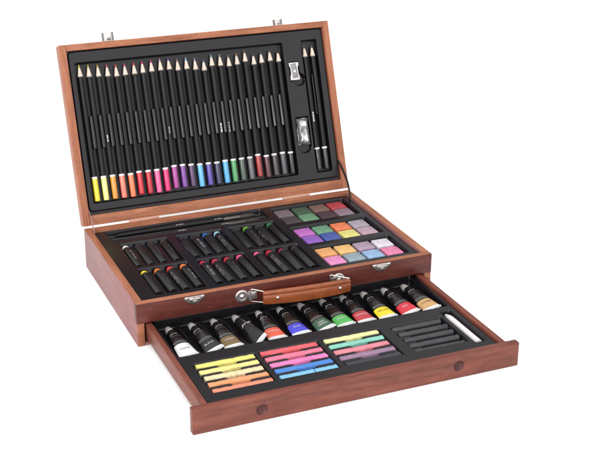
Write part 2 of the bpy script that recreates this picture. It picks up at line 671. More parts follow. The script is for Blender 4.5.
def lid_tray_z(X, Y):
    Z = np.full(X.shape, -0.62)
    Z = press(Z, rrect(X, Y, 1.12, 36.92, 1.62, 22.50, 0.5), TL, 0.09)
    Z = press(Z, rrect(X, Y, 1.75, 30.92, 2.62, 21.05, 0.35), -1.24, 0.16)
    Z = press(Z, rrect(X, Y, 33.60, 36.06, 2.55, 21.1, 0.3), -1.24, 0.16)
    Z = press(Z, rrect(X, Y, 34.64, 34.96, 10.5, 16.4, 0.14), TL-0.1, 0.13)
    # sharpener pocket and eraser pocket with their finger scoops
    Z = press(Z, rrect(X, Y, 31.42, 33.02, 15.55, 18.3, 0.2), -1.0, 0.12)
    Z = press(Z, np.hypot(X-32.75, Y-15.75)-0.95, -0.95, 0.25)
    Z = press(Z, rrect(X, Y, 31.35, 33.4, 6.4, 10.62, 0.2), -1.0, 0.12)
    Z = press(Z, np.hypot(X-32.35, Y-6.45)-0.98, -1.0, 0.2)
    return Z


heightfield('lid_tray', RW+0.01, W-RW-0.01, 1.23, LL-0.85, 0.065, lid_tray_z, PLASTIC, lid)

# ridged dividers that keep the pencils apart
t = bmesh.new()
prof = [(-0.25, -1.2), (-0.225, -0.43), (-0.195, -0.375), (-0.02, -0.262), (0.02, -0.262), (0.195, -0.375), (0.225, -0.43), (0.25, -1.2)]
rows = []
for y, k in ((9.72, 0.80), (9.80, 0.95), (9.95, 1.0), (13.80, 1.0), (13.95, 0.95), (14.03, 0.80)):
    rows.append([t.verts.new((x*k, y, z-(1-k)*0.35)) for x, z in prof])
for A, B in zip(rows, rows[1:]):
    for k in range(len(prof)-1):
        t.faces.new((A[k], A[k+1], B[k+1], B[k]))
t.faces.new(rows[0])
t.faces.new(rows[-1])
rib = from_bm('pencil_divider', t, RIBPLASTIC, lid, angle=24)
for i in range(23):
    q = rib if i == 0 else rib.copy()
    if i:
        COL.objects.link(q)
        q.parent = lid
    q.location = Vector(((PEN[i]+PEN[i+1])/2, 0, 0))*S

# stay ribbons
P_l = lambda x, s, z: (lid_M @ (Vector((x, s, z))*S))/S
for x, w, mat, s0 in ((37.03, 0.55, RIBBON, 3.9), (0.97, 0.30, RIBBON_LIT, 2.0)):
    a = P_l(x, s0, -0.35)
    b = Vector((x+(0.05 if x > 10 else -0.02), 21.75 if x > 10 else 22.3, H-0.25))
    t = bmesh.new()
    prev = None
    for i in range(13):
        u = i/12
        p = a.lerp(b, u)+Vector((0, -0.9*math.sin(math.pi*u)*(1 if x > 10 else 0.2), 0.15*math.sin(math.pi*u)))
        dv = (b-a).normalized()
        n = Vector((0, -dv.z, dv.y))
        row = [t.verts.new(p+n*w*0.5*k+Vector((h*0.03, 0, 0))) for k, h in ((-1, -1), (1, -1), (1, 1), (-1, 1))]
        if prev:
            for k in range(4):
                t.faces.new((prev[k], prev[(k+1) % 4], row[(k+1) % 4], row[k]))
        else:
            t.faces.new(row)
        prev = row
    t.faces.new(prev)
    at_case(from_bm('lid_stay', t, mat, case))

# ------------------------------------------------------------------ top tray of the box
TZ = 5.04
PGX = [[3.75+1.64*k for k in range(4)], [11.2+1.62*k for k in range(4)], [18.35+1.68*k for k in range(4)]]
PYB, PYF = 18.2, 9.95             # head ends of the two pastel rows
PAX = 4.50                        # pastel axis height
CX = [26.72+2.62*k for k in range(4)]
CY = [(20.85, 18.3), (13.8, 11.2), (6.85, 4.15)]
WELL = [(16.35, 22.35), (9.30, 15.25), (2.15, 8.35)]
CZ = 4.24                         # floor of the paint wells


def top_tray_z(X, Y):
    Z = np.full(X.shape, TZ-0.5)
    Z = press(Z, rrect(X, Y, 0.98, 37.02, 0.98, 23.15, 0.4), TZ, 0.09)
    for gx in PGX:
        for (ya, yb) in ((10.75, 18.42), (2.35, 10.12)):
            sd = rrect(X, Y, gx[0]-0.75, gx[3]+0.75, ya, yb, 0.25)
            fl = np.full(X.shape, 10.0)
            for x in gx:
                fl = np.minimum(fl, PAX-np.sqrt(np.clip(0.54**2-(X-x)**2, 0, None)))
            fl = np.minimum(fl, PAX-0.02)
            Z = press(Z, sd, fl, 0.14)
    # brush groove
    Z = press(Z, rrect(X, Y, 2.4, 24.2, 19.35, 23.0, 0.3), 4.12, 0.16)
    Z = press(Z, rrect(X, Y, 2.4, 24.2, 20.98, 21.42, 0.15), 4.62, 0.16)
    for (ya, yb) in WELL:
        Z = press(Z, rrect(X, Y, 25.15, 36.1, ya, yb, 0.25), CZ, 0.14)
    return Z


at_case(heightfield('top_tray', 0.90, W-0.90, 0.91, D-0.92, 0.065, top_tray_z, PLASTIC, case))

# ------------------------------------------------------------------ drawer
DZ0 = 0.02
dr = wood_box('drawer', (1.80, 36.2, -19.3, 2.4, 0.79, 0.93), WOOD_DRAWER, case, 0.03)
at_case(dr)
panel = wood_box('drawer_front', (-0.2, 38.02, -20.27, -19.40, DZ0, 2.88), WOOD_DRAWER, dr, 0.06)
wood_box('drawer_side', (1.10, 1.78, -19.39, 3.0, 0.78, 2.72), WOOD_DRAWER, dr, 0.06)
wood_box('drawer_side', (36.22, 36.90, -19.39, 3.0, 0.78, 2.72), WOOD_DRAWER, dr, 0.06)
wood_box('drawer_back', (1.79, 36.21, 2.42, 3.0, 0.78, 2.6), WOOD_DRAWER, dr, 0.05)

# two finger recesses turned into the drawer front
cut_objs = []
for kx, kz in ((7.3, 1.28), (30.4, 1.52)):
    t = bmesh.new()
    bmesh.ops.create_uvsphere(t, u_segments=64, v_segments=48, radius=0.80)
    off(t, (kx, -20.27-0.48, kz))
    cut_objs.append(from_bm('cutter', t, WOOD_FINGER_RECESS))
for c in cut_objs:
    md = panel.modifiers.new('b', 'BOOLEAN')
    md.operation = 'DIFFERENCE'
    md.solver = 'EXACT'
    md.object = c
bpy.context.view_layer.update()
for c in cut_objs:
    c.matrix_world = panel.matrix_world
bpy.context.view_layer.update()
dg = bpy.context.evaluated_depsgraph_get()
nm = bpy.data.meshes.new_from_object(panel.evaluated_get(dg))
panel.modifiers.clear()
panel.data = nm
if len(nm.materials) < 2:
    nm.materials.append(WOOD_FINGER_RECESS)
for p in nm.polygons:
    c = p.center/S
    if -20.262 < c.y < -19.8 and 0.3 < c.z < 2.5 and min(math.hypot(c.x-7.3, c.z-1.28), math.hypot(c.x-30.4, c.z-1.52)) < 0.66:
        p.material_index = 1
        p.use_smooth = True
for c in cut_objs:
    bpy.data.objects.remove(c)
DT = 2.46                          # drawer tray surface
TCAP = [3.47, 6.25, 8.95, 11.62, 14.55, 17.25, 19.95, 22.8, 25.5, 28.3, 31.1, 33.85]
TEND = [3.58, 6.62, 8.85, 12.02, 14.12, 17.07, 20.25, 22.70, 25.32, 28.1, 31.12, 33.92]
SLOT = [(3.30, 10.02), (10.86, 17.56), (18.48, 25.12), (26.9, 33.25)]
ROWY = [-11.25+0.28-1.405*k for k in range(5)]
SA = 0.77                          # pastel stick width
SZ = 2.40                          # stick tops


def drawer_tray_z(X, Y):
    Z = np.full(X.shape, DT-0.6)
    Z = press(Z, rrect(X, Y, 1.86, 36.14, -19.33, 2.2, 0.4), DT, 0.09)
    # the tube bed: deep under the shoulders, rising towards the folded ends
    bed = 1.02+0.58*np.clip((-1.6-Y)/6.4, 0, 1)
    Z = press(Z, rrect(X, Y, 2.15, 35.75, -8.42, 1.2, 0.3), bed, 0.14)
    for i in range(11):
        t = np.clip(-Y/8.2, 0, 1)
        xm = ((TCAP[i]+TCAP[i+1])*(1-t)+(TEND[i]+TEND[i+1])*t)/2
        hw = 0.66*np.clip(1-t*1.0, 0.05, 1)
        sd = np.maximum(np.abs(X-xm)-hw, np.maximum(Y-0.6, -6.2-Y))
        Z = press(Z, sd, np.maximum(Z, 1.95-0.35*t), 0.60)
    for si, (xa, xb) in enumerate(SLOT):
        ztop = SZ if si < 3 else SZ-0.12
        ys0 = ROWY[0]+SA/2+0.17
        ys1 = ROWY[4]-SA/2-0.13
        dy = 0.0
        fl = ztop-SA
        Z = press(Z, rrect(X, Y, xa-0.24, xb+0.24, ys1, ys0, 0.2), fl, 0.1)
        L = xb-xa
        for k in range(4):
            ym = (ROWY[k]+ROWY[k+1])/2
            for (ra, rb) in ((xa-0.1, xa+L*0.355), (xb-L*0.345, xb+0.1)):
                if si == 3 and ra > xa:
                    continue
                if si == 3:
                    rb = xa+L*0.22
                if si < 3:
                    Z = press(Z, rrect(X, Y, ra, rb, ym-0.33, ym+0.33, 0.26), ztop-0.11, 0.05)
                    Z = press(Z, rrect(X, Y, ra+0.10, rb-0.10, ym-0.26, ym+0.19, 0.2), ztop-0.62, 0.07)
                else:
                    Z = press(Z, rrect(X, Y, ra, rb, ym-0.285, ym+0.285, 0.26), ztop-0.17, 0.07)
    # groove for the paper stump
    Z = press(Z, rrect(X, Y, 33.95, 35.35, -17.75, -9.3, 0.35), SZ-0.80, 0.2)
    return Z


heightfield('drawer_tray', 1.80, 36.2, -19.38, 2.40, 0.065, drawer_tray_z, PLASTIC, dr)

# ================================================================== loose contents
# ------------------------------------------------------------------ pencils
PCOL = [('bright yellow', (235, 210, 50)), ('pale lemon', (240, 238, 140)), ('ochre', (225, 150, 50)), ('salmon', (240, 125, 105)),
        ('peach orange', (240, 125, 80)), ('scarlet', (205, 35, 50)), ('dark red', (185, 25, 40)), ('light pink', (235, 95, 150)),
        ('hot pink', (225, 40, 110)), ('magenta', (165, 60, 145)), ('violet', (120, 60, 150)), ('dark plum', (75, 45, 85)),
        ('sky blue', (100, 180, 230)), ('indigo', (85, 65, 160)), ('navy', (45, 45, 80)), ('light blue', (85, 170, 220)),
        ('green', (75, 150, 90)), ('dark olive grey', (70, 85, 75)), ('mid grey', (95, 95, 100)), ('brick red', (160, 50, 45)),
        ('maroon', (85, 35, 45)), ('dark slate', (60, 50, 58)), ('ash grey', (78, 74, 80)), ('black', (28, 26, 28))]
TIPC = [(190, 190, 40), (180, 190, 50), (195, 150, 60), (200, 70, 110), (215, 90, 55), (200, 60, 120), (205, 50, 45), (200, 60, 90),
        (190, 50, 100), (190, 150, 190), (90, 80, 160), (150, 110, 130), (120, 170, 210), (150, 150, 180), (80, 80, 120), (90, 150, 180),
        (120, 150, 110), (110, 110, 100), (150, 120, 90), (130, 70, 60), (90, 50, 60), (70, 70, 70), (70, 65, 70), (45, 45, 45)]
PLEN = 17.45


def pencil_proto():
    p = empty('pencil')
    R = 0.365
    t = lathe([(R, 3.15), (R, 15.86), (R-0.01, 15.9), (0, 15.9)], 14)
    from_bm('barrel', t, BARREL, p, angle=60)
    t = lathe([(0, 0.02), (R-0.09, 0.0), (R-0.02, 0.05), (R+0.004, 0.14), (R+0.004, 2.88), (0, 2.885)], 14)
    from_bm('dipped_end', t, WHITEPAINT, p, angle=50)
    t = lathe([(R-0.02, 2.88), (R+0.012, 2.89), (R+0.012, 3.14), (R-0.02, 3.15)], 14)
    from_bm('white_band', t, WHITEPAINT, p, angle=50)
    t = bmesh.new()
    seg = 14
    rings = [[(R*math.cos(2*math.pi*i/seg), 15.92-0.16*abs(math.sin(i*1.5)), R*math.sin(2*math.pi*i/seg)) for i in range(seg)],
             [(0.13*math.cos(2*math.pi*i/seg), 17.0, 0.13*math.sin(2*math.pi*i/seg)) for i in range(seg)]]
    vr = [[t.verts.new((x*1.01, y, z*1.01)) for x, y, z in rg] for rg in rings]
    for i in range(seg):
        j = (i+1) % seg
        t.faces.new((vr[0][i], vr[0][j], vr[1][j], vr[1][i]))
    t.faces.new(vr[1])
    from_bm('sharpened_wood', t, BAREWOOD, p)
    t = lathe([(0.132, 16.995), (0.035, 17.42), (0, 17.45)], 10)
    from_bm('lead', t, WHITEPAINT, p)
    return p


PENCIL = pencil_proto()


def lid_place(o, x, s, z, rot=None):
    m = lid_M @ Matrix.Translation(Vector((x, s, z))*S)
    if rot is not None:
        m = m @ rot
    o.matrix_world = m


def bars(lens, h):
    """tiny printed strokes along +Y: returns (verts, faces) pieces for a barrel"""
    V, F = [], []
    y = 0
    for ln, gap, w in lens:
        k = len(V)
        V += [(-w/2, y, h), (w/2, y, h), (w/2, y+ln, h), (-w/2, y+ln, h)]
        F.append((k, k+1, k+2, k+3))
        y += ln+gap
    return V, F


ENDS = [2.93, 2.93, 2.95, 2.91, 2.88, 3.05, 2.99, 2.96, 2.99, 3.2, 3.18, 3.1, 2.95, 2.98, 2.97, 2.97, 2.98, 3.03, 3.0, 3.2, 2.95, 3.0, 3.05, 2.98]
TIPS = [20.88, 20.75, 20.66, 20.55, 20.42, 20.45, 20.48, 20.54, 20.58, 20.6, 20.61, 20.35, 20.43, 20.2, 19.95, 20.51, 20.39, 20.18, 20.31, 20.6, 20.05, 20.18, 20.34, 20.12]
PZL = -0.76
cap_m = colour_mats('pencil_paint', [c for n, c in PCOL], 0.3, 0.10, 0.0, vscale=120, k=0.78, coat=0.5)
tip_m = colour_mats('pencil_lead', TIPC, 0.6, 0.1, 0.0)
for i, (n, c) in enumerate(PCOL):
    o = PENCIL if i == 0 else copy_tree(PENCIL)
    if i == 0:
        lab = 'black pencil with bright yellow dipped end, leftmost in the lid beside the pale lemon one'
    elif i == 23:
        lab = 'black pencil with all black end, last of the long row, beside the sharpener'
    else:
        lab = f'black pencil with {n} end, between the {PCOL[i-1][0]} and {PCOL[i+1][0]} ended pencils'
    tag(o, lab, 'pencil', 'colour pencils in the lid')
    dl = random.uniform(-0.02, 0.02)
    dx = random.uniform(-0.025, 0.025)
    sc = (TIPS[i]-ENDS[i]+0.05)/PLEN
    lid_place(o, PEN[i]+dx, ENDS[i]-0.05, PZL, Matrix.Rotation(random.uniform(-0.002, 0.002), 4, 'Z') @ Matrix.Rotation(random.uniform(0, 6.28), 4, 'Y') @ Matrix.Diagonal((1, sc, 1, 1)))
    paint(o, 'dipped_end', cap_m[i])
    paint(o, 'lead', tip_m[i])

for k, gx in enumerate(GPEN):
    o = copy_tree(PENCIL)
    o.name = 'pencil'
    tag(o, ['black graphite pencil on the left of the pair at the right of the lid',
            'black graphite pencil on the right of the pair, nearest the right lid rail'][k], 'pencil', 'graphite pencils in the lid')
    lid_place(o, gx, 2.95, PZL, Matrix.Rotation(0.7*k, 4, 'Y'))
    paint(o, 'dipped_end', plain('graphite_end', (0.012, 0.012, 0.012, 1), 0.25, coat=0.5))
    paint(o, 'lead', plain('graphite_lead', (0.04, 0.04, 0.042, 1), 0.4))


def barrel_print(o, s, lens, ang_off=0.0):
    """white lettering strokes on the side of a pencil that faces out of the lid"""
    V, F = bars(lens, 0.0)
    loc_rot = o.matrix_world.inverted() @ lid_M
    pos = (o.matrix_world.inverted() @ lid_M).to_3x3()
    ax = (lid_M.inverted() @ o.matrix_world.translation)/S
    vv = []
    for (x, y, h) in V:
        a = ang_off + x/0.372
        pl = Vector((ax.x+0.376*math.sin(a), s+y, ax.z+0.376*math.cos(a)))
        vv.append(tuple(((loc_rot @ (pl*S))/S)))
    mapped('lettering', [(vv, F)], INK, o)


bpy.context.view_layer.update()
allp = [o for o in scene.objects if base_name(o) == 'pencil' and o.parent is None]
allp.sort(key=lambda o: o.matrix_world.translation.x)
barrel_print(allp[2], 10.45, [(0.28, 0.08, 0.13), (0.12, 0.06, 0.15), (0.34, 0.0, 0.14)], -0.1)
barrel_print(allp[15], 9.85, [(0.5, 0.07, 0.2), (0.16, 0.1, 0.22), (0.42, 0, 0.2)], 0.0)
barrel_print(allp[16], 9.75, [(0.45, 0.1, 0.1), (0.2, 0.1, 0.1), (0.16, 0.2, 0.1), (0.1, 0, 0.2)], -0.1)
barrel_print(allp[9], 10.6, [(0.14, 0.12, 0.12), (0.12, 0.14, 0.12), (0.3, 0, 0.1)], -0.1)
barrel_print(allp[24], 9.75, [(0.3, 0.07, 0.17), (0.2, 0.08, 0.17), (0.35, 0.09, 0.17), (0.25, 0.0, 0.17)], -0.1)

# ------------------------------------------------------------------ sharpener and eraser
sh = empty('pencil_sharpener', label='small silver metal pencil sharpener in the lid beside the pencils', cat='sharpener')
t = bmesh.new()
poly = [(-0.70, -1.2), (-0.70, -0.75), (-0.56, -0.35), (-0.56, 0.5), (-0.72, 0.85), (-0.72, 1.22), (0.72, 1.22), (0.72, 0.85), (0.56, 0.5), (0.56, -0.35), (0.70, -0.75), (0.70, -1.2)]
t = prism(poly, -0.45, 0.18, 0.04)
for v in t.verts:
    v.co = Vector((v.co.x, v.co.z, v.co.y))
from_bm('wedge_body', t, METAL, sh)
t = box_bm(-0.44, 0.40, -0.95, 1.1, 0.185, 0.23, 0.01)
bmesh.ops.rotate(t, verts=t.verts, cent=(0, 0, 0), matrix=Matrix.Rotation(0.08, 3, 'Z'))
from_bm('blade', t, plain('blade_steel', (0.22, 0.22, 0.23, 1), 0.22, metal=1.0, var=0.25, vscale=500), sh)
t = lathe([(0.2, 0.22), (0.2, 0.29), (0.15, 0.32), (0, 0.32)], 16, axis='Z')
from_bm('screw', t, METAL, sh)
lid_place(sh, 32.2, 16.95, -0.5)

er = empty('eraser', label='grey kneadable eraser wrapped in shiny crinkled film in the lid', cat='eraser')
t = box_bm(-0.78, 0.78, -1.72, 1.72, -0.42, 0.22, 0.12, 3)
from_bm('rubber', t, plain('grey_rubber', (0.05, 0.05, 0.052, 1), 0.6, var=0.3), er)
t = bmesh.new()
nx, ny = 4, 7
rg = random.Random(3)
gv = [[None]*(ny+1) for _ in range(nx+1)]
for i in range(nx+1):
    for j in range(ny+1):
        x = -0.86+1.72*i/nx
        y = -1.84+3.68*j/ny
        edge = min(i, nx-i, 1)*min(j, ny-j, 1)
        z = (0.24+0.26*rg.random()+0.05*math.sin(2.2*x+1.4*y)) if edge else -0.05
        gv[i][j] = t.verts.new((x+rg.uniform(-.05, .05), y+rg.uniform(-.05, .05), z))
for i in range(nx):
    for j in range(ny):
        a, b, c, d = gv[i][j], gv[i+1][j], gv[i+1][j+1], gv[i][j+1]
        if (i*7+j*3) % 2:
            t.faces.new((a, b, c))
            t.faces.new((a, c, d))
        else:
            t.faces.new((a, b, d))
            t.faces.new((b, c, d))
film, fnt, fb = principled('crinkled_film')
fb.inputs['Base Color'].default_value = (0.42, 0.42, 0.43, 1)
fb.inputs['Metallic'].default_value = 0.5
fb.inputs['Roughness'].default_value = 0.2
tc = node(fnt, 'ShaderNodeTexCoord')
fn = noise(fnt, 75, 1, 0.4, tc.outputs['Object'], 0.4)
fr = ramp(fnt, [(0.42, (0.13, 0.13, 0.135, 1)), (0.58, (0.60, 0.60, 0.61, 1))])  # film reflections painted into the colour as pale and dark patches
fnt.links.new(fn.outputs['Fac'], fr.inputs['Fac'])
fnt.links.new(fr.outputs['Color'], fb.inputs['Base Color'])
from_bm('film_wrapper', t, film, er, smooth=False)
lid_place(er, 32.4, 8.55, -0.52)

# ------------------------------------------------------------------ oil pastels
OB = [[('white', (225, 225, 222)), ('black', (35, 33, 35)), ('dark brown', (50, 40, 36)), ('umber', (58, 48, 44))],
      [('dark navy', (34, 34, 60)), ('dark blue', (36, 40, 58)), ('bright blue', (40, 105, 185)), ('pale blue', (150, 200, 215))],
      [('dark grey', (36, 38, 38)), ('lime green', (110, 170, 40)), ('bottle green', (36, 58, 46)), ('emerald green', (45, 120, 75))]]
OF = [[('lemon yellow', (225, 205, 50)), ('orange', (225, 120, 40)), ('coral red', (215, 60, 60)), ('light orange', (235, 120, 60))],
      [('crimson', (185, 40, 75)), ('rose', (205, 40, 80)), ('carmine red', (190, 35, 60)), ('bright pink', (225, 80, 140))],
      [('soft pink', (230, 95, 140)), ('cherry red', (190, 30, 60)), ('wine red', (120, 28, 45)), ('brown black', (45, 36, 36))]]
op = empty('oil_pastel')
# head end at y = 0, stick runs towards -y
t = lathe([(0, 0.0), (0.20, -0.015), (0.36, -0.12), (0.455, -0.36), (0.465, -0.92), (0.44, -0.93)], 20)
from_bm('pastel_tip', t, WHITEPAINT, op, angle=60)
t = lathe([(0.44, -0.88), (0.49, -0.885), (0.495, -6.6), (0.46, -6.66), (0, -6.66)], 20)
from_bm('paper_wrapper', t, WRAP, op, angle=50)
ORD = ['first', 'second', 'third', 'fourth']
GN = ['left', 'middle', 'right']
first = True
PRINTS = []
for row, (tab, yh, rn) in enumerate(((OB, PYB, 'back'), (OF, PYF, 'front'))):
    for gi in range(3):
        for k in range(4):
            n, c = tab[gi][k]
            o = op if first else copy_tree(op)
            first = False
            tag(o, f'black wrapped oil pastel with {n} tip, {ORD[k]} in {rn} row of {GN[gi]} pastel group', 'oil pastel', 'oil pastels in the top tray')
            o.location = Vector((PGX[gi][k]+random.uniform(-.05, .05), yh+random.uniform(-0.12, 0.05), PAX))*S
            o.rotation_euler = (0, 0, random.uniform(-0.012, 0.012))
            paint(o, 'pastel_tip', plain('oil_pastel_pigment', tint(c, 0.72), 0.55, var=0.12, vscale=250, bump=0.15))
            PRINTS.append((row, gi, k, o))
TXT = {}
for body, sz in (('OIL PASTELS', 0.52),):
    TXT[body] = text_geo(body, sz)


def around(geo, r, along0, ang):
    v, f = geo
    out = []
    for x, y, z in v:
        a = ang+y/r
        out.append((r*math.sin(a), along0-x, r*math.cos(a)))
    return out, f


for row, gi, k, o in PRINTS:
    key = (row, gi, k)
    ang = random.choice([-0.9, -0.6, 0.5, 0.9, 1.2, -1.3])
    mat = INK_GREY
    if key in ((1, 1, 0), (0, 1, 1)):
        ang, mat = 0.15, INK
    elif key in ((0, 0, 0), (0, 0, 2), (0, 0, 3), (1, 0, 3), (1, 1, 2), (0, 2, 1), (1, 2, 2), (1, 0, 1)):
        ang = random.uniform(0.35, 0.75)
        mat = INK if key in ((0, 0, 0), (1, 0, 3)) else INK_GREY
    elif key in ((1, 0, 0), (0, 0, 1), (0, 1, 2), (1, 2, 0), (0, 2, 0)):
        continue
    mapped('lettering', [around(TXT['OIL PASTELS'], 0.503, -3.3, ang)], mat, o)

# ------------------------------------------------------------------ paint cakes
CK = [[[('taupe grey', (120, 105, 108)), ('dark green', (52, 88, 60)), ('brown', (125, 92, 78)), ('red', (195, 52, 62))],
       [('charcoal', (62, 56, 60)), ('mint green', (105, 165, 120)), ('dark maroon', (62, 40, 48)), ('mauve', (150, 122, 138))]],
      [[('magenta violet', (195, 100, 195)), ('sea green', (95, 150, 115)), ('bright orange', (240, 120, 70)), ('silver lilac', (165, 155, 165))],
       [('purple', (140, 85, 190)), ('royal blue', (52, 75, 160)), ('pale yellow', (232, 225, 120)), ('dusty pink', (190, 155, 172))]],
      [[('amber orange', (240, 165, 95)), ('apricot', (245, 190, 110)), ('lilac grey', (172, 145, 168)), ('white', (228, 222, 232))],
       [('bubblegum pink', (240, 140, 200)), ('grey teal', (145, 165, 175)), ('pale blue', (145, 185, 225)), ('rose pink', (238, 125, 170))]]]
cake0 = None
PN = ['rear', 'middle', 'front']
for pi in range(3):
    for ri in range(2):
        for k in range(4):
            n, c = CK[pi][ri][k]
            c = tuple(int((q_*0.86+g_*0.14)*(0.90 if pi == 0 else 1)) for q_, g_ in zip(c, (150, 140, 148)))
            if cake0 is None:
                t = box_bm(-1.12, 1.12, -1.14, 1.14, 0, 0.50, 0.08, 3)
                cake0 = from_bm('paint_cake', t, WHITEPAINT)
                o = cake0
            else:
                o = cake0.copy()
                COL.objects.link(o)
            o.location = Vector((CX[k]+random.uniform(-.04, .04), CY[pi][ri]+random.uniform(-.04, .04), CZ+0.005))*S
            o.rotation_euler = (random.uniform(-.012, .012), random.uniform(-.012, .012), random.uniform(-.015, .015))
            tag(o, f'square {n} paint cake, {ORD[k]} from left, {["back", "front"][ri]} row of {PN[pi]} palette well', 'paint cake', 'paint cakes in the top tray')
            o.material_slots[0].link = 'OBJECT'
            o.material_slots[0].material = plain('paint_cake_pigment', tint(c, 0.70), 0.5, var=0.16, vscale=160, bump=0.35, bscale=420)

# ------------------------------------------------------------------ paintbrushes in the rear groove
for k, (by, lab) in enumerate(((22.2, 'black paintbrush lying in the rear groove nearest the lid'), (20.2, 'black paintbrush lying in the rear groove nearest the oil pastels'))):
    b = empty('paintbrush', (3.6, by, 4.55), lab, 'paintbrush', 'paintbrushes in the rear groove')
    t = lathe([(0, 0), (0.16, 0.05), (0.26, 1.0), (0.42, 8.0), (0.40, 13.5), (0.30, 15.0), (0, 15.0)], 14, axis='X')
    from_bm('brush_handle', t, BARREL, b)
    t = lathe([(0.305, 14.9), (0.345, 14.95), (0.35, 15.6), (0.37, 15.7), (0.35, 15.8), (0.36, 17.2), (0.3, 17.25)], 14, axis='X')
    from_bm('ferrule', t, plain('dark_ferrule', (0.10, 0.095, 0.09, 1), 0.3, metal=0.9), b)
    t = lathe([(0.30, 17.2), (0.40, 18.0), (0.30, 19.0), (0.06, 19.6), (0, 19.6)], 14, axis='X')
    from_bm('bristles', t, BRISTLE, b)
    pcs = []
    for x0 in ((8.2, 13.6) if k == 0 else (7.9, 13.9)):
        x = x0
        for w in (0.2, 0.12, 0.28, 0.14):
            r = 0.425 if x < 12 else 0.41
            ps = []
            for a in (0.35, 0.75):
                ps.append((a, x))
            pcs.append(([(x, -r*math.sin(0.35), r*math.cos(0.35)), (x+w, -r*math.sin(0.35), r*math.cos(0.35)),
                         (x+w, -r*math.sin(0.72), r*math.cos(0.72)), (x, -r*math.sin(0.72), r*math.cos(0.72))], [(0, 1, 2, 3)]))
            x += w+0.1
    mapped('lettering', pcs, INK_GREY, b)

# ------------------------------------------------------------------ paint tubes
TUBES = [('white', (232, 232, 232), 'WHITE', 4, 0.0), ('black', (30, 30, 32), 'BLACK', 20, 0.0), ('olive brown', (120, 98, 62), 'UMBER', 6, 0),
         ('plain black', (24, 24, 26), None, 48, 0), ('orange red', (230, 95, 70), 'ORANGE', 3, 0), ('blue', (70, 70, 205), 'BLUE', 6, 0),
         ('dark green', (52, 88, 66), 'DEEP GREEN', 16, 0), ('bright green', (80, 175, 85), 'GREEN', 8, 0), ('crimson', (190, 55, 65), 'CRIMSON', 4, 0),
         ('yellow', (238, 212, 40), 'YELLOW', 6, 0), ('red', (210, 45, 60), 'RED', 14, 0), ('tan ochre', (205, 160, 105), 'OCHRE', 12, 0)]
TB = 6.15      # shoulder


def tube_ab(v):
    r = 0.605
    if v <= 0.35:
        return 1.10, 0.055
    if v <= TB:
        q = (v-0.35)/(TB-0.35)
        e = q**0.8
        b = 0.055+(r-0.055)*math.sin(e*math.pi/2)
        a = 1.10+(r-1.10)*q**1.15
        return a, b
    q = min(1, (v-TB)/0.42)
    rr = r*(1-q*q*0.48)
    return rr, rr


def tube_seg(v0, v1, n, cap_end=False, cap_start=False, dents=None):
    t = bmesh.new()
    seg = 28
    rings = []
    for i in range(n+1):
        v = v0+(v1-v0)*i/n
        a, b = tube_ab(v)
        dn = 0 if dents is None else dents(v)
        ring = []
        for k in range(seg):
            th = 2*math.pi*k/seg
            bb = b*(1-dn*max(0, math.sin(th))**2)
            ring.append(t.verts.new((a*math.cos(th), v, bb*math.sin(th))))
        rings.append(ring)
    for A, B in zip(rings, rings[1:]):
        for k in range(seg):
            q = (k+1) % seg
            t.faces.new((A[k], A[q], B[q], B[k]))
    if cap_start:
        t.faces.new(rings[0])
    if cap_end:
        t.faces.new(rings[-1])
    return t


def on_tube(geo, u0, v0, lift=0.018):
    v, f = geo
    out = []
    for x, y, z in v:
        a, b = tube_ab(v0+y)
        uu = max(-0.98, min(0.98, (x+u0)/a))
        out.append((x+u0, v0+y, b*math.sqrt(1-uu*uu)+lift))
    return out, f


